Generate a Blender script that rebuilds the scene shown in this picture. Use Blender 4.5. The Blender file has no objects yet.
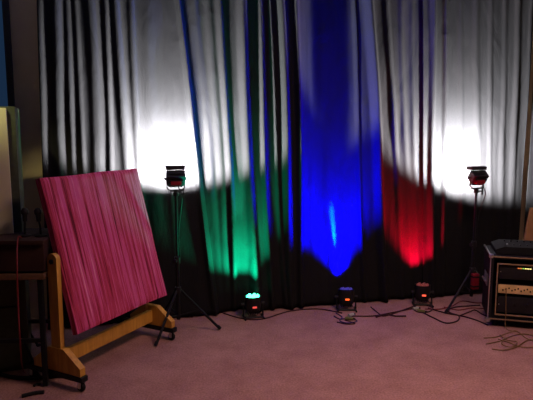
import bpy, bmesh, math, random
from mathutils import Vector, Matrix, noise
random.seed(7)
C = bpy.context.scene
col = C.collection
PI = math.pi
R = math.radians

# ------------------------------------------------------------------ camera
H = 1.5; PITCH = R(7.5); F = 550.0
cam_d = bpy.data.cameras.new('camera'); cam = bpy.data.objects.new('camera', cam_d); col.objects.link(cam)
cam_d.sensor_width = 36.0; cam_d.lens = F / 533.0 * 36.0
cam.location = (0, 0, H); cam.rotation_euler = (PI/2 - PITCH, 0, 0)
cam_d.clip_start = 0.05; cam_d.clip_end = 100
C.camera = cam

def ray(px, py):
    x = (px - 266.5) / F; u = (200.0 - py) / F
    return Vector((x, math.cos(PITCH) + u*math.sin(PITCH), -math.sin(PITCH) + u*math.cos(PITCH)))
def fl(px, py, z=0.0):
    d = ray(px, py); t = (z - H) / d.z
    return Vector((d.x*t, d.y*t, z))
def at(px, py, Y):
    d = ray(px, py); t = Y / d.y
    return Vector((d.x*t, Y, H + d.z*t))

# ------------------------------------------------------------------ materials
MATS = {}
def newmat(name):
    m = bpy.data.materials.new(name); m.use_nodes = True
    n = m.node_tree.nodes; l = m.node_tree.links
    return m, n, l, n['Principled BSDF']
def pm(name, colr, rough=0.5, metal=0.0, scale=40.0, vary=0.15, bump=0.0, emit=None, estr=0.0, spec=0.2):
    if name in MATS: return MATS[name]
    m, n, l, b = newmat(name)
    tc = n.new('ShaderNodeTexCoord'); ns = n.new('ShaderNodeTexNoise'); ns.inputs['Scale'].default_value = scale
    ns.inputs['Detail'].default_value = 4
    l.new(tc.outputs['Object'], ns.inputs['Vector'])
    rp = n.new('ShaderNodeValToRGB')
    c = colr
    rp.color_ramp.elements[0].position = 0.3; rp.color_ramp.elements[1].position = 0.7
    rp.color_ramp.elements[0].color = (c[0]*(1-vary), c[1]*(1-vary), c[2]*(1-vary), 1)
    rp.color_ramp.elements[1].color = (min(1,c[0]*(1+vary)), min(1,c[1]*(1+vary)), min(1,c[2]*(1+vary)), 1)
    l.new(ns.outputs['Fac'], rp.inputs['Fac']); l.new(rp.outputs['Color'], b.inputs['Base Color'])
    b.inputs['Roughness'].default_value = rough; b.inputs['Metallic'].default_value = metal
    b.inputs['Specular IOR Level'].default_value = spec
    if bump:
        bp = n.new('ShaderNodeBump'); bp.inputs['Strength'].default_value = bump; bp.inputs['Distance'].default_value = 0.004
        l.new(ns.outputs['Fac'], bp.inputs['Height']); l.new(bp.outputs['Normal'], b.inputs['Normal'])
    if emit:
        b.inputs['Emission Color'].default_value = (*emit, 1); b.inputs['Emission Strength'].default_value = estr
    MATS[name] = m
    return m

BLACK = pm('black_metal', (0.012, 0.012, 0.014), 0.45, 0.3)
BLACKP = pm('black_plastic', (0.014, 0.013, 0.015), 0.55)
HOUSING = pm('housing_black', (0.015, 0.014, 0.015), 0.5, 0.2)
CHROME = pm('chrome', (0.55, 0.55, 0.58), 0.3, 0.9, vary=0.05)
RUBBER = pm('rubber', (0.008, 0.008, 0.009), 0.8)
CASE = pm('case_vinyl', (0.010, 0.009, 0.012), 0.6, scale=200, bump=0.3)
TRIM = pm('case_trim', (0.26, 0.17, 0.10), 0.5, 0.0)
BRASS = pm('brass_panel', (0.62, 0.45, 0.20), 0.5, 0.0, scale=12, vary=0.25)
HOLE = pm('panel_slot', (0.02, 0.015, 0.01), 0.7)
CABLE = pm('cable_black', (0.03, 0.008, 0.012), 0.6)
CABLER = pm('cable_red', (0.16, 0.018, 0.02), 0.6)
CABLEB = pm('cable_purple', (0.03, 0.015, 0.07), 0.6)
CABLET = pm('cable_tan', (0.17, 0.10, 0.04), 0.6)
REDBOX = pm('red_anodised', (0.20, 0.01, 0.02), 0.5)
DARKWOOD = pm('dark_table', (0.035, 0.016, 0.013), 0.6, scale=10)
EDGEBAND = pm('edge_band', (0.13, 0.07, 0.04), 0.6)
PLUG = pm('connector_grey', (0.35, 0.38, 0.33), 0.4)
PLUGG = pm('connector_green', (0.12, 0.13, 0.03), 0.5)
CREAM = pm('cream_paint', (0.60, 0.58, 0.36), 0.5, vary=0.05, scale=5)
CREAMD = pm('cabinet_edge_and_shade', (0.05, 0.06, 0.035), 0.6)  # dark cabinet side; also stands in for shade on the lower fronts
TAN = pm('tan_wood', (0.50, 0.27, 0.12), 0.6, scale=9)
WALL = pm('wall_paint', (0.50, 0.38, 0.25), 0.85, scale=6, vary=0.08, bump=0.1)
CEIL = pm('ceiling_paint', (0.06, 0.055, 0.05), 0.9, scale=6, vary=0.05)
FRAME = pm('window_frame', (0.02, 0.02, 0.025), 0.6)

def wood():
    m, n, l, b = newmat('pine')
    tc = n.new('ShaderNodeTexCoord'); mp = n.new('ShaderNodeMapping'); mp.inputs['Scale'].default_value = (30, 30, 4)
    ns = n.new('ShaderNodeTexNoise'); ns.inputs['Scale'].default_value = 1.5; ns.inputs['Detail'].default_value = 6
    l.new(tc.outputs['Object'], mp.inputs['Vector']); l.new(mp.outputs['Vector'], ns.inputs['Vector'])
    rp = n.new('ShaderNodeValToRGB'); e = rp.color_ramp.elements
    e[0].position = 0.3; e[0].color = (0.42, 0.21, 0.025, 1); e[1].position = 0.7; e[1].color = (0.62, 0.34, 0.05, 1)
    l.new(ns.outputs['Fac'], rp.inputs['Fac']); l.new(rp.outputs['Color'], b.inputs['Base Color'])
    b.inputs['Roughness'].default_value = 0.55
    return m
PINE = wood()

def carpet():
    m, n, l, b = newmat('carpet')
    tc = n.new('ShaderNodeTexCoord')
    n1 = n.new('ShaderNodeTexNoise'); n1.inputs['Scale'].default_value = 3.5; n1.inputs['Detail'].default_value = 8
    n1.inputs['Roughness'].default_value = 0.7
    n2 = n.new('ShaderNodeTexNoise'); n2.inputs['Scale'].default_value = 90; n2.inputs['Detail'].default_value = 4
    mx = n.new('ShaderNodeMath'); mx.operation = 'ADD'
    mh = n.new('ShaderNodeMath'); mh.operation = 'MULTIPLY'; mh.inputs[1].default_value = 0.5
    l.new(tc.outputs['Object'], n1.inputs['Vector']); l.new(tc.outputs['Object'], n2.inputs['Vector'])
    l.new(n1.outputs['Fac'], mx.inputs[0]); l.new(n2.outputs['Fac'], mx.inputs[1]); l.new(mx.outputs[0], mh.inputs[0])
    rp = n.new('ShaderNodeValToRGB'); e = rp.color_ramp.elements
    e[0].position = 0.35; e[0].color = (0.21, 0.105, 0.088, 1); e[1].position = 0.65; e[1].color = (0.42, 0.235, 0.20, 1)
    l.new(mh.outputs[0], rp.inputs['Fac']); l.new(rp.outputs['Color'], b.inputs['Base Color'])
    b.inputs['Roughness'].default_value = 0.95; b.inputs['Specular IOR Level'].default_value = 0.1
    bp = n.new('ShaderNodeBump'); bp.inputs['Strength'].default_value = 0.6; bp.inputs['Distance'].default_value = 0.006
    l.new(n2.outputs['Fac'], bp.inputs['Height']); l.new(bp.outputs['Normal'], b.inputs['Normal'])
    return m
CARPET = carpet()

def curtain_mat(name, c):
    m, n, l, b = newmat(name)
    tc = n.new('ShaderNodeTexCoord')
    mp = n.new('ShaderNodeMapping'); mp.inputs['Scale'].default_value = (1, 1, 0.35)
    n1 = n.new('ShaderNodeTexNoise'); n1.inputs['Scale'].default_value = 7; n1.inputs['Detail'].default_value = 7
    n1.inputs['Distortion'].default_value = 0.8
    n2 = n.new('ShaderNodeTexNoise'); n2.inputs['Scale'].default_value = 160
    l.new(tc.outputs['Object'], mp.inputs['Vector']); l.new(mp.outputs['Vector'], n1.inputs['Vector'])
    l.new(tc.outputs['Object'], n2.inputs['Vector'])
    rp = n.new('ShaderNodeValToRGB'); e = rp.color_ramp.elements
    e[0].position = 0.3; e[0].color = (c[0]*.85, c[1]*.85, c[2]*.85, 1); e[1].position = 0.7; e[1].color = (c[0]*1.15, c[1]*1.15, c[2]*1.15, 1)
    l.new(n2.outputs['Fac'], rp.inputs['Fac']); l.new(rp.outputs['Color'], b.inputs['Base Color'])
    b.inputs['Roughness'].default_value = 0.85; b.inputs['Specular IOR Level'].default_value = 0.04
    bp = n.new('ShaderNodeBump'); bp.inputs['Strength'].default_value = 0.6; bp.inputs['Distance'].default_value = 0.02
    l.new(n1.outputs['Fac'], bp.inputs['Height']); l.new(bp.outputs['Normal'], b.inputs['Normal'])
    return m
DRAPE = curtain_mat('black_drape', (0.013, 0.013, 0.0135))

def stripes():
    m, n, l, b = newmat('striped_fabric')
    tc = n.new('ShaderNodeTexCoord')
    mp = n.new('ShaderNodeMapping'); mp.inputs['Scale'].default_value = (60, 20, 1.3)
    n1 = n.new('ShaderNodeTexNoise'); n1.inputs['Scale'].default_value = 1.0; n1.inputs['Detail'].default_value = 5; n1.inputs['Roughness'].default_value = 0.65
    l.new(tc.outputs['Object'], mp.inputs['Vector']); l.new(mp.outputs['Vector'], n1.inputs['Vector'])
    rp = n.new('ShaderNodeValToRGB'); e = rp.color_ramp.elements
    e[0].position = 0.34; e[0].color = (0.10, 0.005, 0.014, 1)
    e[1].position = 0.70; e[1].color = (0.72, 0.25, 0.36, 1)
    for p, c in ((0.41, (0.30, 0.018, 0.05)), (0.46, (0.50, 0.05, 0.11)), (0.49, (0.34, 0.025, 0.08)), (0.54, (0.62, 0.10, 0.23)), (0.6, (0.50, 0.05, 0.20))):
        x = e.new(p); x.color = (*c, 1)
    l.new(n1.outputs['Fac'], rp.inputs['Fac'])
    l.new(rp.outputs['Color'], b.inputs['Base Color'])
    b.inputs['Roughness'].default_value = 0.8
    b.inputs['Specular IOR Level'].default_value = 0.2
    bp = n.new('ShaderNodeBump'); bp.inputs['Strength'].default_value = 0.5; bp.inputs['Distance'].default_value = 0.006
    l.new(n1.outputs['Fac'], bp.inputs['Height']); l.new(bp.outputs['Normal'], b.inputs['Normal'])
    return m
STRIPES = stripes()

# ------------------------------------------------------------------ builders
def tag(o, label=None, cat=None, group=None, kind=None):
    if label: o['label'] = label
    if cat: o['category'] = cat
    if group: o['group'] = group
    if kind: o['kind'] = kind
    return o
def thing(name, label, cat, loc=(0,0,0), rz=0.0, group=None):
    o = bpy.data.objects.new(name, None); col.objects.link(o)
    o.location = loc; o.rotation_euler = (0, 0, rz); o.empty_display_size = 0.1
    return tag(o, label, cat, group)
class MB:
    def __init__(s): s.bm = bmesh.new()
    def box(s, c, size, M=None, bev=0.0):
        r = bmesh.ops.create_cube(s.bm, size=1.0)
        vs = r['verts']
        bmesh.ops.scale(s.bm, vec=size, verts=vs)
        if bev:
            es = list({e for v in vs for e in v.link_edges})
            r2 = bmesh.ops.bevel(s.bm, geom=es, offset=bev, segments=2, affect='EDGES', profile=0.6)
            vs = list({v for f in r2['faces'] for v in f.verts} | {v for v in vs if v.is_valid})
        if M is not None: bmesh.ops.transform(s.bm, matrix=M, verts=vs)
        bmesh.ops.translate(s.bm, vec=c, verts=vs)
        return s
    def tube(s, pts, r, seg=10, cap=True):
        pts = [Vector(p) for p in pts]
        rr = r if isinstance(r, (list, tuple)) else [r]*len(pts)
        rings = []; up = None
        for i, p in enumerate(pts):
            a = pts[max(i-1, 0)]; b = pts[min(i+1, len(pts)-1)]
            d = (b - a).normalized()
            if up is None:
                up = Vector((0,0,1)) if abs(d.z) < 0.9 else Vector((1,0,0))
            x = d.cross(up)
            if x.length < 1e-4: x = d.orthogonal()
            x.normalize(); y = d.cross(x).normalized(); up = -y if False else y.cross(d)*0 + (x.cross(d)*1.0)
            rings.append([s.bm.verts.new(p + x*math.cos(2*PI*k/seg)*rr[i] + y*math.sin(2*PI*k/seg)*rr[i]) for k in range(seg)])
        for a, b in zip(rings, rings[1:]):
            for k in range(seg):
                s.bm.faces.new((a[k], a[(k+1)%seg], b[(k+1)%seg], b[k]))
        if cap:
            s.bm.faces.new(rings[0][::-1]); s.bm.faces.new(rings[-1])
        return s
    def lathe(s, prof, M=None, seg=28, c=(0,0,0)):
        # prof: (r, z) list, about local z
        rings = []; new = []
        for r, z in prof:
            if r < 1e-6:
                v = s.bm.verts.new((0,0,z)); rings.append([v]); new.append(v)
            else:
                g = [s.bm.verts.new((r*math.cos(2*PI*k/seg), r*math.sin(2*PI*k/seg), z)) for k in range(seg)]
                rings.append(g); new += g
        for a, b in zip(rings, rings[1:]):
            for k in range(seg):
                k2 = (k+1) % seg
                if len(a) == 1 and len(b) == 1: continue
                if len(a) == 1: s.bm.faces.new((a[0], b[k2], b[k]))
                elif len(b) == 1: s.bm.faces.new((a[k], a[k2], b[0]))
                else: s.bm.faces.new((a[k], a[k2], b[k2], b[k]))
        if M is not None: bmesh.ops.transform(s.bm, matrix=M, verts=new)
        bmesh.ops.translate(s.bm, vec=c, verts=new)
        return s
    def prism(s, poly, thick, M=None, c=(0,0,0)):
        # poly in local XZ, extruded +-thick/2 along Y
        a = [s.bm.verts.new((x, -thick/2, z)) for x, z in poly]
        b = [s.bm.verts.new((x, thick/2, z)) for x, z in poly]
        n = len(poly)
        s.bm.faces.new(a); s.bm.faces.new(b[::-1])
        for k in range(n): s.bm.faces.new((a[k], b[k], b[(k+1)%n], a[(k+1)%n]))
        if M is not None: bmesh.ops.transform(s.bm, matrix=M, verts=a+b)
        bmesh.ops.translate(s.bm, vec=c, verts=a+b)
        return s
    def build(s, name, mat, parent=None, smooth=True):
        bmesh.ops.recalc_face_normals(s.bm, faces=s.bm.faces)
        me = bpy.data.meshes.new(name); s.bm.to_mesh(me); s.bm.free()
        me.materials.append(mat)
        if smooth:
            me.polygons.foreach_set('use_smooth', [True]*len(me.polygons))
            try: me.set_sharp_from_angle(angle=R(35))
            except Exception: pass
        o = bpy.data.objects.new(name, me); col.objects.link(o)
        if parent: o.parent = parent
        return o
def copy_tree(o, parent=None):
    c = o.copy(); col.objects.link(c); c.parent = parent
    for ch in list(o.children): copy_tree(ch, c)
    return c
def rot(axis, deg): return Matrix.Rotation(R(deg), 4, axis)
def spline(pts, n=8):
    P = [Vector(p) for p in pts]; out = []
    for i in range(len(P)-1):
        p0 = P[max(i-1,0)]; p1 = P[i]; p2 = P[i+1]; p3 = P[min(i+2, len(P)-1)]
        for k in range(n):
            t = k/n
            out.append(0.5*((2*p1) + (-p0+p2)*t + (2*p0-5*p1+4*p2-p3)*t*t + (-p0+3*p1-3*p2+p3)*t**3))
    out.append(P[-1]); return out

# ------------------------------------------------------------------ curtain line
A = fl(229, 315.5); B = fl(440, 298)
u = (B - A); u.z = 0; u.normalize()
nrm = Vector((u.y, -u.x, 0))            # towards the camera
ANG = math.atan2(u.y, u.x)
def s_of(px, py):                       # where a line of sight meets the curtain plane
    d = ray(px, py); o = Vector((0,0,H)) - A
    t = -(o.dot(nrm)) / d.dot(nrm)
    p = Vector((0,0,H)) + d*t
    return (p - A).dot(u), p.z
def CP(s, off, z):
    return A + u*s + nrm*off + Vector((0,0,z))
ZTOP = 2.98

# folds: ((x, y) upper pixel, (x, y) lower pixel, half width m, height towards the room m, skew)
folds = [
 # x at y=5, x at y=290 , width, amp
 (41, 47, .020, .040), (56, 66, .028, .060), (66, 80, .016, .030), (74, 92, .014, .030), (90, 103, .035, .065), (106, 112, .016, .045),
 (117, 131, .026, .070), (132, 142, .018, .02),
 (150, 158, .035, .012), (166, 178, .020, .010),
 (178, 213, .016, .055),
 (196, 222, .020, .012), (210, 228, .022, .022), (222, 236, .020, .060),
 (243, 256, .026, .070), (260, 272, .016, .045), (270, 286, .012, .03), (282, 292, .022, .075), (298, 303, .018, .065),
 (312, 316, .020, .008), (327, 335, .030, .013), (346, 352, .030, .010), (357, 366, .012, .025),
 (371, 386, .026, .095), (390, 404, .020, .030), (404, 412, .018, .014), (414, 420, .016, .012),
 (433, 433, .020, .065), (446, 444, .018, .045), (462, 462, .020, .015), (478, 480, .025, .02), (492, 492, .018, .018),
 (506, 503, .020, .016), (520, 510, .022, .022), (534, 520, .016, .012), (545, 540, .03, .05), (565, 560, .03, .05), (590, 585, .03, .05),
]
FD = []
for xt, xb, w, a in folds:
    s0, z0 = s_of(xt, 5); s1, z1 = s_of(xb, 290)
    FD.append((s0, z0, s1, z1, w, a*(0.82 if 240 < xt < 385 else 0.42 if xt < 125 else 0.62)))
SB = s_of(332, 180)[0]; SG = s_of(238, 260)[0]
def offset(s, z):
    v = 0.0
    for s0, z0, s1, z1, w, a in FD:
        c = s1 + (s0 - s1)*(z - z1)/(z0 - z1)
        c += 0.010*math.sin(z*2.1 + s0*9)
        d = (s - c)/w
        if abs(d) < 4:
            v += a*math.exp(-abs(d)**2.4*0.6)*(0.85 + 0.15*math.sin(z*3 + s0*7))
    v -= 0.075*math.exp(-(abs(s - SB)/0.23)**4)*min(1, max(0, (z-0.1)/0.7)) + 0.045*math.exp(-(abs(s - SG)/0.17)**4)*max(0, 1-z/1.6)
    flare = max(0, 0.5 - z)
    v += 0.006*noise.noise(Vector((s*14, z*1.5, 0))) + 0.010*noise.noise(Vector((s*5, z*1.1, 4)))
    v += flare*0.05*noise.noise(Vector((s*6, z, 9)))
    return v
def curtain(name, px0, px1, base, label):
    # px0/px1: (x at y=5, x at y=290) of the two side edges
    st0, zt = s_of(px0[0], 5); sb0, zb = s_of(px0[1], 290)
    st1, _ = s_of(px1[0], 5); sb1, _ = s_of(px1[1], 290)
    bm = bmesh.new()
    wmid = (st1 - st0)
    n = max(20, int(wmid/0.006)); m = 72
    rows = []
    for j in range(m+1):
        z = 0.012 + (ZTOP - 0.012)*j/m
        t = (z - zb)/(zt - zb)
        a = sb0 + (st0 - sb0)*t; b = sb1 + (st1 - sb1)*t
        row = []
        for i in range(n+1):
            s = a + (b-a)*i/n
            e = min(i, n-i)/n*wmid
            curl = 0.0
            row.append(bm.verts.new(CP(s, base + offset(s, z) + curl, z)))
        rows.append(row)
    for j in range(m):
        for i in range(n):
            bm.faces.new((rows[j][i], rows[j][i+1], rows[j+1][i+1], rows[j+1][i]))
    mb = MB(); mb.bm.free(); mb.bm = bm
    o = mb.build(name, DRAPE)
    sd = o.modifiers.new('thickness', 'SOLIDIFY'); sd.thickness = 0.003; sd.offset = -1
    tag(o, label, 'curtain')
    return o
curtain('stage_curtain', (37, 47), (134, 146), 0.00, 'leftmost black curtain length with deep folds, hanging behind the pink board')
curtain('stage_curtain', (129, 141), (181, 216), -0.022, 'flat wrinkled curtain length behind the left light stand, glaring white')
curtain('stage_curtain', (174, 209), (428, 428), -0.044, 'wide pleated curtain length washed with green, blue and red light')
curtain('stage_curtain', (424, 424), (536, 517), -0.022, 'curtain length behind the right light stand, glaring white above its shadowed hem')
curtain('stage_curtain', (541, 524), (600, 600), -0.04, 'last curtain strip at the far right, behind the leaning wooden board')

# ------------------------------------------------------------------ room
def setting(name, mb, mat):
    o = mb.build(name, mat, smooth=False); o['kind'] = 'structure'; return o
setting('floor', MB().box((0, 2.2, -0.05), (8.4, 9.0, 0.1)), CARPET)
setting('ceiling', MB().box((0, 2.2, 3.08), (8.4, 9.0, 0.1)), CEIL)
Mz = Matrix.Rotation(ANG, 4, 'Z')
# back wall runs behind the curtain, with a window opening at its left
WOFF = -0.32
def wallbox(s0, s1, z0, z1, th=0.12):
    c = CP((s0+s1)/2, WOFF - th/2, (z0+z1)/2)
    return c, (s1-s0, th, z1-z0)
mb = MB()
d = ray(11, 60); o_ = Vector((0,0,H)) - (A + nrm*WOFF); t_ = -o_.dot(nrm)/d.dot(nrm)
sw = (Vector((0,0,H)) + d*t_ - A).dot(u)      # right side of the window opening
WZ0, WZ1 = 1.45, 2.75
SL = sw - 0.95
for s0, s1, z0, z1 in ((sw, 3.6, 0, 3.03), (SL, sw, 0, WZ0), (SL, sw, WZ1, 3.03), (SL-1.0, SL, 0, 3.03)):
    c, sz = wallbox(s0, s1, z0, z1); mb.box(c, sz, Mz)
setting('wall_back', mb, WALL)
mb = MB()
for s0, s1, z0, z1 in ((SL, SL+0.05, WZ0, WZ1), (sw-0.035, sw+0.01, WZ0-0.03, WZ1+0.03), (SL, sw, WZ0-0.03, WZ0+0.05), (SL, sw, WZ1-0.05, WZ1+0.03), ((SL+sw)/2-.02, (SL+sw)/2+.02, WZ0, WZ1)):
    c = CP((s0+s1)/2, WOFF-0.02, (z0+z1)/2); mb.box(c, (s1-s0, 0.09, z1-z0), Mz)
wf = setting('window_1', mb, FRAME)
m, n, l, b = newmat('window_glass')
b.inputs['Transmission Weight'].default_value = 1.0; b.inputs['Roughness'].default_value = 0.02; b.inputs['IOR'].default_value = 1.1
b.inputs['Base Color'].default_value = (0.8, 0.9, 1, 1)
g = MB().box(CP((SL+sw)/2, WOFF-0.04, (WZ0+WZ1)/2), (sw-SL-0.04, 0.008, WZ1-WZ0-0.04), Mz).build('pane', m, wf, smooth=False)
setting('wall_left', MB().box((-3.35, 1.2, 1.5), (0.12, 6.4, 3.1)), WALL)
setting('wall_rear', MB().box((0.2, -2.3, 1.5), (7.2, 0.12, 3.1)), WALL)
setting('wall_right', MB().box((3.75, 2.2, 1.5), (0.12, 9.0, 3.1)), WALL)

# ------------------------------------------------------------------ cream cabinet at far left
cc = at(-14, 110, 3.2)
cab = thing('tall_cabinet', 'tall pale yellow cabinet against the wall at the far left edge', 'cabinet', (cc.x, cc.y, 0), R(21))
xr = at(12, 105, 3.2).x - cc.x
ctop = at(6, 106, 3.2).z
MB().box((xr-0.30, 0.22, ctop/2+0.02), (0.60, 0.40, ctop-0.04), bev=0.006).build('body', CREAMD, cab)
MB().box((xr-0.325, 0.0, (ctop+0.82)/2), (0.56, 0.025, ctop-0.84), bev=0.006).build('cabinet_door', CREAM, cab)
for k in range(2):
    dr = MB().box((xr-0.325, 0.0, 0.235+0.385*k), (0.56, 0.025, 0.375), bev=0.006).build('shade_front', CREAMD, cab)  # added lower fronts, coloured dark for the gloom behind the table
    MB().tube([(xr-0.40, -0.012, 0.3+0.385*k), (xr-0.38, -0.035, 0.3+0.385*k), (xr-0.27, -0.035, 0.3+0.385*k), (xr-0.25, -0.012, 0.3+0.385*k)], 0.006, 8).build('handle', CHROME, dr)
MB().tube([(xr-0.55, -0.03, 0.9), (xr-0.55, -0.05, 0.95), (xr-0.55, -0.05, 1.15), (xr-0.55, -0.03, 1.2)], 0.008).build('handle', CHROME, cab)
MB().box((xr-0.30, 0.22, 0.02), (0.56, 0.36, 0.04)).build('plinth', CREAMD, cab)

# ------------------------------------------------------------------ pink striped board on a rolling wooden frame
Yn, Yf = 3.08, 3.83
TL, BL = at(37, 179, Yn), at(75, 333, Yn)
TR, BR = at(131, 169, Yf), at(168, 293, Yf)
cn = (TL+BL)/2; cf = (TR+BR)/2
ax = (cf - cn); axl = ax.length; ax.z = 0; ax.normalize()
nn = Vector((ax.y, -ax.x, 0))
upn = (((TL-BL) + (TR-BR))/2); hh = upn.length
tilt = math.atan2(-upn.dot(nn), upn.z)*1.3
print('board width', axl, 'height', hh, 'tilt', math.degrees(tilt), 'pivot z', cn.z, cf.z)
mid = (cn+cf)/2
board = thing('rolling_board', 'large tilted board in pink and red striped fabric on a wooden rolling frame', 'display board', (mid.x, mid.y, 0), math.atan2(ax.y, ax.x))
PZ = (cn.z+cf.z)/2
# local: x along the axis (near is -x), y = away from the face, -y = face side
W = axl; TH = 0.055
bm = bmesh.new()
nx, nz = 40, 40
def edgewave(a, b): return 0.010*noise.noise(Vector((a*3.2, b*3.2, 3)))
grid = {}
def pv(i, k, side):
    x = -W/2 + W*i/nx; z = -hh/2 + hh*k/nz
    ed = min(i, nx-i, k, nz-k)
    y = side*(TH/2 - (0.008 if ed == 0 else 0)) + 0.004*noise.noise(Vector((x*5, z*2, side*3)))
    if i in (0, nx): x += edgewave(z, x)*(0.9 if i == nx else 0.5)*(1-(2*k/nz-1)**4)
    if k in (0, nz): z += edgewave(x, z)*0.8*(1-(2*i/nx-1)**4)
    return bm.verts.new((x, y, z))
gf = [[pv(i, k, -1) for k in range(nz+1)] for i in range(nx+1)]
gb = [[pv(i, k, 1) for k in range(nz+1)] for i in range(nx+1)]
for i in range(nx):
    for k in range(nz):
        bm.faces.new((gf[i][k], gf[i+1][k], gf[i+1][k+1], gf[i][k+1]))
        bm.faces.new((gb[i][k], gb[i][k+1], gb[i+1][k+1], gb[i+1][k]))
for i in range(nx):
    bm.faces.new((gf[i][0], gb[i][0], gb[i+1][0], gf[i+1][0])); bm.faces.new((gf[i][nz], gf[i+1][nz], gb[i+1][nz], gb[i][nz]))
for k in range(nz):
    bm.faces.new((gf[0][k], gf[0][k+1], gb[0][k+1], gb[0][k])); bm.faces.new((gf[nx][k], gb[nx][k], gb[nx][k+1], gf[nx][k+1]))
mb = MB(); mb.bm.free(); mb.bm = bm
pan = mb.build('panel', STRIPES, board)
pan.location = (0, 0, PZ); pan.rotation_euler = (-tilt, 0, 0)
# frame
zf = 0.10
def foot(x):
    # foot runs across; gusset prism in the local YZ plane
    poly = [(-0.185, 0.095), (0.185, 0.095), (0.185, 0.14), (0.06, 0.235), (0.035, 0.235), (-0.035, 0.235), (-0.06, 0.235), (-0.185, 0.14)]
    f_ = MB().prism(poly, 0.04, rot('Z', 90), (x, 0, 0)).build('foot', PINE, board)
    MB().box((x, 0.03, 0.078), (0.05, 0.46, 0.032), bev=0.004).build('foot_rail', BLACK, board)
    for yy in (-0.17, 0.22):
        c = MB().lathe([(0.0, -0.012), (0.022, -0.012), (0.026, -0.006), (0.026, 0.006), (0.022, 0.012), (0, 0.012)], rot('Y', 90), c=(x, yy, 0.027)).build('caster', RUBBER, board)
        MB().box((x-0.018, yy, 0.045), (0.004, 0.022, 0.040)).box((x+0.018, yy, 0.045), (0.004, 0.022, 0.040)).box((x, yy, 0.063), (0.04, 0.026, 0.004)).tube([(x-0.019, yy, 0.027), (x+0.019, yy, 0.027)], 0.006).build('caster_fork', CHROME, c)
def post(x):
    p = [(-0.036, 0.20), (0.036, 0.20), (0.036, PZ-0.01)]
    for k in range(1, 8):
        a = PI*k/8; p.append((0.036*math.cos(a), PZ-0.01+0.036*math.sin(a)))
    p.append((-0.036, PZ-0.01))
    o = MB().prism(p, 0.03, rot('Z', 90), (x, 0, 0)).build('post', PINE, board)
    sg = -1 if x < 0 else 1
    MB().lathe([(0, 0), (0.014, 0), (0.014, 0.008), (0.008, 0.012), (0, 0.012)], rot('Y', 90*sg), c=(x+0.015*sg, 0, PZ-0.02)).build('pivot_bolt', BLACK, o)
    return o
foot(-W/2-0.02); post(-W/2-0.02)
foot(W/2+0.0); pf = post(W/2-0.03); pf.location = (0, 0.055, 0)
MB().box((0, 0.0, 0.16), (W+0.03, 0.035, 0.085), bev=0.004).build('stretcher', PINE, board)

# ------------------------------------------------------------------ flood lights on tripod stands
def make_stand(loc, rz, h, label, hubz=0.42, rad=0.42):
    t = thing('light_stand', label, 'light stand', loc, rz, 'tripod light stands')
    MB().tube([(0,0,0.10), (0,0,hubz+0.25)], 0.014).build('lower_pole', BLACK, t)
    MB().tube([(0,0,hubz+0.2), (0,0,h)], 0.010).build('upper_pole', BLACK, t)
    MB().lathe([(0.014,0),(0.024,0.002),(0.024,0.045),(0.014,0.05)], c=(0,0,hubz)).build('hub', BLACKP, t)
    MB().lathe([(0.010,0),(0.021,0.002),(0.021,0.05),(0.010,0.054)], c=(0,0,hubz+0.22)).build('collar', BLACKP, t)
    MB().lathe([(0,0),(0.012,0),(0.016,0.02),(0,0.024)], rot('Y', 90), c=(0.02,0,hubz+0.245)).build('knob', BLACKP, t)
    for k in range(3):
        a = 2*PI*k/3
        c, s = math.cos(a), math.sin(a)
        lg = MB().tube([(0.02*c, 0.02*s, hubz+0.02), (rad*c, rad*s, 0.014)], 0.010, 8).build('leg', BLACK, t)
        MB().tube([(rad*0.96*c, rad*0.96*s, 0.034), (rad*1.02*c, rad*1.02*s, 0.012)], [0.012, 0.012], 8).build('rubber_foot', RUBBER, lg)
        MB().tube([(0.012*c, 0.012*s, 0.13), (rad*0.5*c, rad*0.5*s, hubz*0.5+0.012)], 0.006, 6).build('brace', BLACK, t)
    return t

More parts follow.
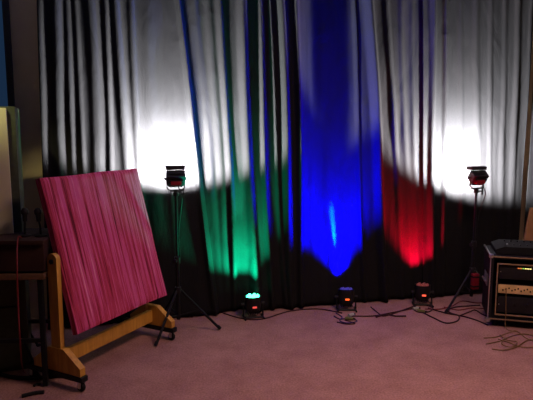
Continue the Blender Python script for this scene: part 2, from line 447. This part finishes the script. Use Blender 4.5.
def make_flood(loc, rz, label):
    # local +y looks at the curtain, origin at the top of the stand
    t = thing('flood_light', label, 'flood light', loc, rz, 'white flood lights on tripods')
    MB().lathe([(0,0),(0.020,0),(0.020,0.028),(0.012,0.034),(0,0.034)]).box((0.0,0,0.036),(0.085,0.02,0.006)).build('clamp', BLACK, t)
    k = MB().tube([(0.022, 0, 0.014), (0.050, 0, 0.014)], 0.006, 8)
    k.box((0.056, 0, 0.02), (0.010, 0.012, 0.075), bev=0.002).build('knob', BLACK, t)
    # yoke
    y = MB().tube([(-0.062,0,0.125),(-0.062,0,0.060),(-0.040,0,0.040),(0.040,0,0.040),(0.062,0,0.060),(0.062,0,0.125)], 0.006, 8)
    y.build('yoke', BLACK, t)
    zc = 0.125
    hs = MB()
    M = rot('X', 38)
    hs.prism([(-0.045,-0.05),(0.045,-0.05),(0.066,-0.02),(0.066,0.05),(-0.066,0.05),(-0.066,-0.02)], 0.07, M, (0,-0.005,zc))
    for q in range(5):
        hs.box((0,-0.045,zc-0.03+q*0.018), (0.10,0.014,0.006), M)
    hs.build('housing', HOUSING, t)
    MB().box((0,-0.04,zc-0.030), (0.075,0.03,0.03), bev=0.004).build('junction_box', REDBOX, t)
    MB().box((0,0.012,zc+0.078), (0.135,0.080,0.030), bev=0.005).build('top_hood', HOUSING, t)
    MB().tube([(-0.085,0,zc),(-0.062,0,zc)], 0.008, 8).build('tilt_knob', BLACK, t)
    MB().tube([(0.062,0,zc),(0.078,0,zc)], 0.008, 8).build('tilt_knob', BLACK, t)
    em = pm('lamp_glass', (0.8,0.8,0.8), 0.2, emit=(1,0.98,1.0), estr=25)
    MB().box((0,0.040,zc+0.022), (0.10,0.004,0.06), rot('X', 38)).build('lens', em, t)
    MB().tube(spline([(0.01,-0.05,zc-0.04),(0.035,-0.07,0.0),(0.028,-0.03,-0.12),(0.014,-0.014,-0.25),(0.018,-0.012,-0.45)]), 0.004, 6).build('power_lead', RUBBER, t)
    return t

def spot(name, loc, direction, energy, color, size, blend=0.3, radius=0.03):
    ld = bpy.data.lights.new(name, 'SPOT'); ld.energy = energy; ld.color = color
    ld.spot_size = R(size); ld.spot_blend = blend; ld.shadow_soft_size = radius
    o = bpy.data.objects.new(name, ld); col.objects.link(o)
    o.location = loc; o.rotation_euler = Vector(direction).to_track_quat('-Z', 'Y').to_euler()
    return o

toward = -nrm                     # towards the curtain
# left stand
Lb = CP(s_of(178, 300)[0], 0.36, 0)
def stand_at(px, off, pytop):
    # put the stand at distance off from the curtain plane, under image column px
    d = ray(px, 200); o = Vector((0,0,H)) - (A + nrm*off); t = -o.dot(nrm)/d.dot(nrm)
    p = Vector((0,0,H)) + d*t
    q = at(px, pytop, p.y)
    return Vector((p.x, p.y, 0)), q.z
WHITE_E = 760.0
for px, pyt, off, lab1, lab2, rz in (
    (176, 196, 0.27, 'black tripod light stand beside the pink board, lit green', 'black flood lamp with green glow on its underside, beside the pink board', R(0)),
    (476, 193, 0.30, 'black tripod light stand near the equipment rack case', 'black flood lamp with a reddish underside, above the equipment rack case', R(0))):
    p, zt = stand_at(px, off, pyt)
    print('stand', p, zt)
    base_rot = R(22) + math.atan2(*(fl(155, 340)-p).yx) if px < 300 else math.atan2(*(fl(438, 316)-p).yx)
    rad = 0.30
    make_stand((p.x, p.y, 0), base_rot, zt, lab1, hubz=0.30, rad=rad)
    make_flood((p.x, p.y, zt), ANG + rz, lab2)
    zc = zt + 0.125
    el = R(47) if px < 300 else R(37)
    dirv = toward*math.cos(el) + u*(0.0 if px < 300 else 0.22) + Vector((0,0,math.sin(el)))
    L = p + toward*0.075 + Vector((0,0,zc + 0.035))
    spot('flood_lamp', L, dirv, WHITE_E, (1.0, 0.97, 1.0), 160, 0.12, 0.055)
    spot('flood_throw', L, toward*math.cos(R(68)) + Vector((0,0,math.sin(R(68)))), WHITE_E*0.6, (0.97, 0.97, 1.0), 125, 1.0, 0.055)

# red power box low on the right stand
p, zt = stand_at(476, 0.30, 193)
pb = thing('power_box', 'small dark red box strapped low on the right light stand', 'power box', (p.x, p.y, 0.18), ANG)
MB().box((0, -0.040, 0.06), (0.055, 0.04, 0.13), bev=0.005).build('body', REDBOX, pb)
for z in (0.02, 0.1): MB().box((0.0,-0.040,z), (0.060,0.046,0.012), bev=0.002).build('strap', RUBBER, pb)

# ------------------------------------------------------------------ LED cans on the floor
def par(px, py, rz, tiltdeg, ledcol, ledstr, dispcol, label, scale=1.0):
    p = fl(px, py)
    t = thing('par_light', label, 'stage light', p, rz, 'small coloured stage lights on the floor')
    zc = 0.085
    M = rot('X', -tiltdeg)        # local can axis z -> tilts to +y
    def T(v): return M @ Vector(v) + Vector((0,0,zc))
    MB().lathe([(0,-0.05),(0.035,-0.05),(0.043,-0.042),(0.047,-0.02),(0.050,0.0),(0.052,0.048),(0.049,0.048),(0.047,0.030),(0,0.030)], M, c=(0,0,zc)).build('can', HOUSING, t)
    fin = MB()
    for q in range(-3, 4):
        fin.box(T((q*0.011, 0, -0.055)), (0.003, 0.06, 0.014), M)
    fin.build('cooling_fins', HOUSING, t)
    y = MB().tube([T((-0.056,0,0.0)), (-0.060,0,0.06), (-0.060,-0.012,0.012), (-0.050,-0.03,0.008), (0.050,-0.03,0.008), (0.060,-0.012,0.012), (0.060,0,0.06), T((0.056,0,0.0))], 0.005, 6)
    y.build('bracket', BLACK, t)
    for q in (-0.058, 0.058): MB().tube([(q,0.03,0.006),(q,-0.06,0.006)], 0.006, 6).build('floor_foot', BLACK, t)
    MB().tube([T((-0.072,0,0)), T((-0.052,0,0))], 0.010, 8).build('tilt_knob', BLACKP, t)
    MB().tube([T((0.072,0,0)), T((0.052,0,0))], 0.010, 8).build('tilt_knob', BLACKP, t)
    em = pm('led_%s' % dispcol[1], (0.1,0.1,0.1), 0.3, emit=ledcol, estr=ledstr)
    for q in range(7):
        a = 2*PI*q/6; r = 0.0 if q == 6 else 0.030
        MB().lathe([(0,0.058),(0.006,0.056),(0.010,0.048),(0.010,0.030)], M, 10, T((r*math.cos(a), r*math.sin(a), 0)) - Vector((0,0,0))).build('led', em, t)
    t.scale = (1.3, 1.3, 1.3)
    dm = pm('display_%s' % dispcol[1], (0.02,0.0,0.0), 0.4, emit=dispcol[0], estr=dispcol[2])
    MB().box(T((0.0, -0.050, -0.012)), (0.026, 0.006, 0.011), M, bev=0.002).build('display', dm, t)
    return p + Vector((0,0,zc*1.3)), t

def aim2(px, py, off):
    d = ray(px, py); o = Vector((0,0,H)) - (A + nrm*off); t = -o.dot(nrm)/d.dot(nrm)
    return Vector((0,0,H)) + d*t
def aim(px, py):
    s, z = s_of(px, py); return CP(s, 0.02, z)
pg, tg = par(253, 317, R(14), 4, (0.05,1.0,0.5), 9, ((1.0,0.10,0.08), 'green', 0.9), 'small floor light shining green, with three bright green dots')
pbl, tb = par(346, 309.5, R(0), 10, (0.02,0.02,0.6), 0.4, ((1.0,0.12,0.02), 'blue', 1.6), 'small floor light with an orange glow, throwing blue light on the curtain')
pr, tr = par(422, 304.5, R(-4), 4, (1.0,0.08,0.05), 0.12, ((1.0,0.10,0.05), 'red', 1.6), 'small floor light with two red glowing bars, throwing red light up the curtain')
for o in (tg, tb, tr):
    pass
def up(p, q=0.085): return p + toward*0.04 + Vector((0,0,q))
g0 = up(pg) - toward*0.03
spot('green_wash', g0, aim(229, 80)-g0, 270.0, (0.0,1.0,0.42), 58, 0.9, 0.02)
spot('green_spread', g0, aim(205, 130)-g0, 260.0, (0.0,1.0,0.45), 100, 0.8, 0.02)
spot('green_beam', g0, aim2(237, 190, -0.03)-g0, 900.0, (0.02,1.0,0.5), 12, 1.0, 0.01)
b0 = up(pbl) + toward*0.03
spot('blue_wash', b0, aim(322, 70)-b0, 3000.0, (0.0,0.0,1.0), 86, 1.0, 0.02)
spot('blue_spread', b0 - toward*0.15, aim(300, 70)-b0, 2200.0, (0.0,0.0,1.0), 92, 0.8, 0.03)  # added spot hung in front of the can to carry blue into the folds
spot('cyan_centre', b0, aim2(336, 243, -0.06)-b0, 2800.0, (0.0,0.8,1.0), 6.0, 1.0, 0.01)
r0 = up(pr) + toward*0.03
spot('red_wash', r0, aim(398, 90)-r0, 300.0, (1.0,0.0,0.01), 56, 1.0, 0.02)
spot('red_spread', r0, aim(428, 60)-r0, 300.0, (1.0,0.0,0.03), 85, 0.8, 0.02)

# ------------------------------------------------------------------ rack case
rp_ = fl(487, 333); 
Yr = 4.02
fl_b = at(488, 322, Yr)
zb_r = 0.0
RX = at(489.5, 290, Yr).x
ZT = at(500, 256, Yr).z
print('rack', RX, ZT, fl_b)
rack = thing('rack_case', 'black equipment rack case with tan edging at the right edge', 'rack case', (RX, Yr, 0), R(-15))
RW, RD = 0.60, 0.40
sh = MB()
t_ = 0.02
zt_ = ZT; z0_ = 0.055
sh.box((t_/2, RD/2, (z0_+zt_)/2), (t_, RD, zt_-z0_)); sh.box((RW-t_/2, RD/2, (z0_+zt_)/2), (t_, RD, zt_-z0_))
sh.box((RW/2, RD/2, z0_+t_/2), (RW-2*t_, RD, t_)); sh.box((RW/2, RD/2, zt_-t_/2), (RW-2*t_, RD, t_)); sh.box((RW/2, RD-0.01, (z0_+zt_)/2), (RW-2*t_, t_, zt_-z0_-2*t_))
sh.build('shell', CASE, rack)
def rectframe(mb, x0, x1, z0, z1, w, y, d):
    mb.box(((x0+x1)/2, y, z0), (x1-x0+w, d, w)); mb.box(((x0+x1)/2, y, z1), (x1-x0+w, d, w))
    mb.box((x0, y, (z0+z1)/2), (w, d, z1-z0-w)); mb.box((x1, y, (z0+z1)/2), (w, d, z1-z0-w)); return mb
for z, hz in ((zt_-0.003, 0.008), (z0_+0.012, 0.006)): MB().box((RW/2, -0.004, z), (RW, 0.010, hz)).build('outer_edging', TRIM, rack)
rectframe(MB(), 0.048, RW-0.048, z0_+0.048, zt_-0.055, 0.008, 0.0, 0.014).build('rack_rail', TRIM, rack)
for x in (0.0, RW):
    for z in (z0_, zt_):
        MB().lathe([(0,-0.018),(0.014,-0.014),(0.018,0),(0.014,0.014),(0,0.018)], None, 10, (x, 0.0, z)).build('corner', CHROME, rack)
MB().box((0.0-0.003, 0.0, (z0_+zt_)/2), (0.006, 0.016, zt_-z0_-0.04)).build('side_edging', CHROME, rack)
MB().box((0.0-0.003, RD/2, zt_), (0.010, RD, 0.010)).build('top_edging', CHROME, rack)
h = MB().box((-0.004, RD/2, 0.33), (0.008, 0.16, 0.09), bev=0.003).tube([( -0.012, RD/2-0.05, 0.31), (-0.022, RD/2-0.05, 0.325), (-0.022, RD/2+0.05, 0.325), (-0.012, RD/2+0.05, 0.31)], 0.006, 8)
h.build('handle', CHROME, rack)
for x in (0.06, RW-0.06):
    for y in (0.06, RD-0.06):
        MB().lathe([(0,0.0),(0.02,0.0),(0.024,0.055),(0,0.055)], c=(x,y,0.0)).build('foot', RUBBER, rack)
Mr = Matrix.Rotation(R(-15), 4, 'Z')
def rk(x, y, z): return Vector((RX, Yr, 0)) + (Mr @ Vector((x, y, z)))
def unit(name, label, cat, z, hgt, mat):
    t = thing(name, label, cat, rk(0.06, 0.01, z), R(-15))
    MB().box((0.24, 0.17, hgt/2), (0.44, 0.32, hgt-0.004)).build('chassis', BLACKP, t)
    MB().box((0.24, 0.004, hgt/2), (0.476, 0.006, hgt-0.004), bev=0.002).build('face_plate', mat, t)
    for x in (0.012, 0.468):
        MB().lathe([(0,0),(0.004,0),(0.003,0.003),(0,0.003)], rot('X', 90), 8, (x, 0.001, hgt/2)).build('screw', CHROME, t)
    return t
zi0, zi1 = z0_+0.062, zt_-0.062
span = zi1 - zi0
am = unit('amplifier', 'black rack amplifier with lit green and amber meter, topmost in the rack case', 'amplifier', zi1-0.30*span, 0.30*span, BLACKP)
for k, (cname, ce) in enumerate((('amber_light', (1.0,0.22,0.05)), ('amber_light', (1.0,0.35,0.05)), ('green_light', (0.35,0.8,0.15)), ('yellow_light', (1.0,0.8,0.2)), ('yellow_light', (1.0,0.85,0.3)), ('yellow_light', (1.0,0.85,0.3)))):
    MB().box((0.135+0.016*k, -0.001, 0.30*span-0.022), (0.013, 0.004, 0.006)).build(cname, pm(cname+str(k), (0.05,0.05,0.05), 0.4, emit=ce, estr=0.9 if k < 3 else 1.6), am)
for k in range(2):
    MB().lathe([(0,0.014),(0.010,0.012),(0.012,0),(0,0)], rot('X', 90), 14, (0.33+0.06*k, 0.0, 0.03)).build('dial', BLACKP, am)
br = unit('socket_strip', 'tan slotted panel across the middle of the rack case', 'patch panel', zi1-0.60*span, 0.19*span, BRASS)
for k in range(20):
    MB().box((0.035+0.021*k, -0.0005, 0.19*span*(0.5 + 0.12*((k*7)%3-1))), (0.010, 0.004, 0.012), bev=0.001).build('socket', HOLE, br)
un = unit('blank_unit', 'plain black rack unit, lowest in the rack case', 'rack unit', zi0, 0.34*span, BLACKP)
for k in range(3):
    MB().lathe([(0,0.010),(0.008,0.008),(0.010,0),(0,0)], rot('X', 90), 14, (0.12+0.09*k, 0.0, 0.07)).build('dial', BLACKP, un)
# mixer lying on the case
mx_ = thing('mixing_desk', 'low black mixing desk lying on top of the rack case', 'mixing desk', rk(0.04, 0.06, zt_+0.006), R(-15))
MB().prism([(0.0,0.0),(0.52,0.0),(0.52,0.055),(0.06,0.055),(0.0,0.03)], 0.30, None, (0.0,0.16,0.0)).build('body', RUBBER, mx_)
for k in range(9):
    MB().box((0.09+0.047*k, 0.10, 0.058), (0.008, 0.02, 0.008), bev=0.001).build('fader', PLUG if k == 0 else BLACKP, mx_)
    MB().lathe([(0,0.012),(0.006,0.011),(0.007,0)], None, 8, (0.09+0.047*k, 0.23, 0.055)).build('knob', BLACKP, mx_)
# leaning board behind the rack
lb0 = CP(s_of(525, 236)[0], 0.05, 0)
lb = MB().prism([(-0.13,0.0),(0.11,0.0),(0.11,0.78),(0.03,0.78)], 0.02, Mz @ rot('X', -3)).build('leaning_board', TAN)
lb.location = (lb0.x, lb0.y, 0.0)
tag(lb, 'tan wooden board with slanted edge standing behind the rack case', 'board')

# ------------------------------------------------------------------ cables on the floor
def cable(pts, r, mat, label, name='cable', coil=None, cat='cable', grp='cables on the carpet'):
    P = []
    for i, q in enumerate(pts):
        z = r + (q[2] if len(q) > 2 else 0.0)
        P.append(fl(q[0], q[1], z))
    o = MB().tube(spline(P), r, 7).build(name, mat)
    return tag(o, label, cat, grp)
cable([(215,310),(240,318),(262,319),(290,311),(318,309),(342,313)], 0.005, CABLE, 'dark cable lying between the green and blue floor lights')
cable([(350,316),(372,316),(390,313),(405,310),(416,308)], 0.005, CABLE, 'dark cable running between the blue and red floor lights')
cable([(371,307),(377,312),(383,316),(392,314),(406,309),(420,304)], 0.005, CABLE, 'dark cable with a kink, close to the curtain hem')
cable([(376,317),(386,314.5),(396,316),(406,316)], 0.007, CABLE, 'short dark cable end lying between the blue and red floor lights')
cable([(336,313),(342,317),(340,321),(348,323),(357,321),(350,318),(340,319),(334,316)], 0.0045, CABLEB, 'bluish black cable loop heaped under the blue floor light')
cable([(337,322),(346,324),(355,323.5),(345,320)], 0.0045, CABLE, 'small black cable loop in front of the blue floor light')
cable([(425,309),(440,309),(452,306),(462,301),(478,303),(492,301)], 0.0045, CABLER, 'red cable from the red floor light to the rack case')
cable([(420,311),(434,318),(446,323),(457,321),(459,316),(451,313),(447,310),(456,307),(468,306),(480,305)], 0.0055, CABLE, 'dark looping cable curled in front of the right light stand')
cable([(428,308),(446,313),(462,316),(476,320),(488,325)], 0.0055, CABLE, 'dark cable running along the carpet to the foot of the rack case')
cable([(459,316),(469,312),(475,310),(482,314),(491,318)], 0.005, CABLE, 'dark cable branching beside the left foot of the rack case')
cable([(444,307),(458,310),(472,308),(489,309)], 0.004, CABLER, 'thin red cable lying straight behind the looping black cable')
cable([(412,308),(418,312),(428,312),(433,308),(426,305)], 0.005, CABLE, 'dark cable coil beneath the red floor light')
cable([(160,312),(172,315),(185,317),(193,317)], 0.004, CABLE, 'short dark cable at the foot of the left light stand')
# connectors
def plug(px, py, mat, label, rz, ln=0.04, r=0.010):
    p = fl(px, py); t = thing('connector', label, 'connector', p, rz, 'cable connectors')
    MB().tube([(-ln/2,0,r),(ln/2,0,r)], r, 10).build('shell', mat, t)
    MB().tube([(ln/2,0,r),(ln/2+0.02,0,r)], [r*0.7, r*0.45], 8).build('boot', RUBBER, t)
plug(351, 316.5, PLUG, 'pale grey cable connector in front of the blue floor light', R(35), 0.05, 0.013)
plug(349, 320, PLUGG, 'olive green cable connector in front of the blue floor light', R(-10), 0.06, 0.013)
plug(415.5, 310, PLUG, 'pale grey cable connector in front of the red floor light', R(20), 0.05, 0.013)
plug(421, 312.5, PLUGG, 'olive green cable connector in front of the red floor light', R(-20), 0.06, 0.012)
# tan leads at the rack
top = rk(0.115, -0.012, zi1-0.55*span)
lead = MB().tube(spline([rk(0.115, 0.0, zi1-0.5*span), top, rk(0.12, -0.02, 0.12), rk(0.125, -0.04, 0.012), rk(0.20, -0.07, 0.006)]), 0.003, 6).build('patch_lead', CABLET)
tag(lead, 'thin tan lead hanging from the slotted panel to the carpet', 'cable', 'tan leads by the rack case')
tan_paths = [
 [(484,338),(496,337),(508,333),(516,331),(526,338),(536,342)],
 [(486,344),(500,341),(512,336),(524,334),(538,337)],
 [(492,349),(505,350),(518,346),(528,340),(540,341)],
 [(498,339),(510,343),(522,347),(536,347)],
 [(500,335),(507,340),(517,342),(512,347),(502,344),(505,337)]]
tl = ['uppermost tan lead, arching over the tangle before the rack case', 'long tan lead crossing the tangle before the rack case', 'tan lead nearest the camera in the tangle before the rack case', 'tan lead slanting down to the right in the tangle before the rack case', 'tan lead curled into a ring in the tangle before the rack case']
for k, pth in enumerate(tan_paths):
    cable([(a, b_, 0.002*k) for a, b_ in pth], 0.0035, CABLET, tl[k], name='patch_lead', grp='tan leads by the rack case')

# ------------------------------------------------------------------ dark table and clutter at the far left
tbl = thing('work_table', 'dark table with a brown lower edge, left of the pink board', 'table', (at(27, 260, 2.95).x, 3.05, 0), R(3))
TZ = at(27, 243, 2.95).z; BZ = at(27, 277, 2.95).z
hw = 0.14
x0 = at(-40, 250, 2.95).x - tbl.location.x; x1 = at(38, 250, 2.95).x - tbl.location.x
MB().box(((x0+x1)/2, 0.16, TZ-0.012), (x1-x0, 0.40, 0.024), bev=0.004).build('tabletop', DARKWOOD, tbl)
MB().box(((x0+x1)/2, 0.16, (TZ+BZ)/2-0.005), (x1-x0-0.01, 0.36, TZ-BZ-0.03), bev=0.004).build('drawer_box', DARKWOOD, tbl)
MB().box(((x0+x1)/2, 0.16, BZ-0.02), (x1-x0-0.02, 0.37, 0.035), bev=0.003).build('lower_rail', EDGEBAND, tbl)
for x in (x0+0.03, x1-0.04):
    for y in (0.0, 0.32):
        MB().box((x, y, (BZ-0.03)/2), (0.028, 0.028, BZ-0.035), bev=0.003).build('leg', BLACK, tbl)
MB().box(((x0+x1)/2-0.005, 0.0, 0.28), (x1-x0-0.10, 0.018, 0.022)).build('stretcher', BLACK, tbl)
MB().box(((x0+x1)/2-0.005, 0.32, 0.28), (x1-x0-0.10, 0.018, 0.022)).build('stretcher', BLACK, tbl)
def desk_mic(px, lean, label):
    q = at(px, 243, 3.12); b0_ = (q.x, 3.14, TZ)
    t = thing('desk_microphone', label, 'microphone', b0_, 0, 'small upright microphones on the dark table')
    MB().lathe([(0,0),(0.035,0),(0.035,0.008),(0.008,0.014),(0,0.014)]).build('base', BLACK, t)
    MB().tube([(0,0,0.012),(lean*0.3,0,0.06),(lean,0,0.10)], 0.006, 8).build('stem', BLACK, t)
    MB().lathe([(0,-0.03),(0.012,-0.028),(0.014,0.01),(0.020,0.018),(0.021,0.035),(0.012,0.05),(0,0.053)], rot('Y', math.degrees(lean*4)), 14, (lean,0,0.115)).build('capsule', BLACKP, t)
desk_mic(24, 0.005, 'small black microphone standing on the dark table, farther from the pink board')
desk_mic(40, -0.010, 'small black microphone standing on the dark table, nearer the pink board')
# tripod stand in front of the table
sx = fl(13, 366)
ms = thing('music_stand', 'black tripod stand with a brass clamp before the dark table', 'stand', (sx.x, sx.y, 0), R(20))
MB().tube([(0,0,0.09),(0,0,0.50)], 0.013).build('lower_pole', BLACK, ms)
MB().tube([(0,0,0.46),(0,0,0.86)], 0.009).build('upper_pole', BLACK, ms)
MB().lathe([(0.012,0),(0.020,0.002),(0.020,0.03),(0.010,0.034)], c=(0,0,0.61)).build('clamp', TAN, ms)
MB().box((0,0,0.87), (0.09,0.03,0.05), bev=0.006).build('head', BLACKP, ms)
for k in range(3):
    a = 2*PI*k/3 - 1.0
    c, s = math.cos(a), math.sin(a)
    lg = MB().tube([(0.014*c,0.014*s,0.34),(0.16*c,0.16*s,0.20),(0.30*c,0.30*s,0.012)], 0.009, 8).build('leg', BLACK, ms)
    MB().tube([(0.29*c,0.29*s,0.022),(0.315*c,0.315*s,0.012)], 0.012, 8).build('rubber_foot', RUBBER, lg)
    MB().tube([(0.01*c,0.01*s,0.12),(0.16*c,0.16*s,0.20)], 0.005, 6).build('brace', BLACK, ms)
cable([(22,396),(30,394),(38,392.5),(44,392)], 0.011, RUBBER, 'thick black cable end on the carpet before the tripod stand')
cable([(34,386),(37,384.5),(40,384.5)], 0.007, RUBBER, 'tiny black cable plug on the carpet near the board caster')
cable([(-6,372),(12,377),(34,378),(58,376),(74,377)], 0.012, RUBBER, 'thick black cable running along the carpet under the wooden foot')
rc = MB().tube(spline([at(22,240,3.1)+Vector((0,0,0.012)), at(18,238,3.0), at(17,262,2.86), at(18,300,2.85), at(20,340,2.84), fl(24,372,0.006), fl(40,380,0.006)]), 0.004, 6).build('cable', CABLER)
tag(rc, 'dark red cable hanging down the front of the dark table', 'cable', 'cables on the carpet')
# black cable sagging behind the board's lower edge
cable([(88,345),(96,337),(108,333),(120,330),(132,324),(142,316)], 0.006, CABLE, 'black cable lying on the carpet beneath the pink board')

# ------------------------------------------------------------------ light
w = bpy.data.worlds.new('world'); C.world = w; w.use_nodes = True
w.node_tree.nodes['Background'].inputs['Color'].default_value = (0.010, 0.024, 0.050, 1)
w.node_tree.nodes['Background'].inputs['Strength'].default_value = 1.0
def area(name, loc, target, energy, color, sx, sy):
    ld = bpy.data.lights.new(name, 'AREA'); ld.energy = energy; ld.color = color; ld.shape = 'RECTANGLE'; ld.size = sx; ld.spread = R(125); ld.size_y = sy
    o = bpy.data.objects.new(name, ld); col.objects.link(o); o.location = loc
    o.rotation_euler = (Vector(target)-Vector(loc)).to_track_quat('-Z','Y').to_euler(); return o
area('room_lamp', (1.2, 2.3, 2.95), (0.7, 3.0, 0), 40, (1.0, 0.60, 0.50), 1.0, 1.0)
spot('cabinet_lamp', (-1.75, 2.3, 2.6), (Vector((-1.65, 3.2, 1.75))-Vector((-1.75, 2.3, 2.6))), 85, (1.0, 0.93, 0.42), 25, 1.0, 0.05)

# ------------------------------------------------------------------ view
C.view_settings.view_transform = 'Standard'; C.view_settings.look = 'None'
C.view_settings.exposure = 0.0; C.view_settings.gamma = 1.0; C.view_settings.use_curve_mapping = False
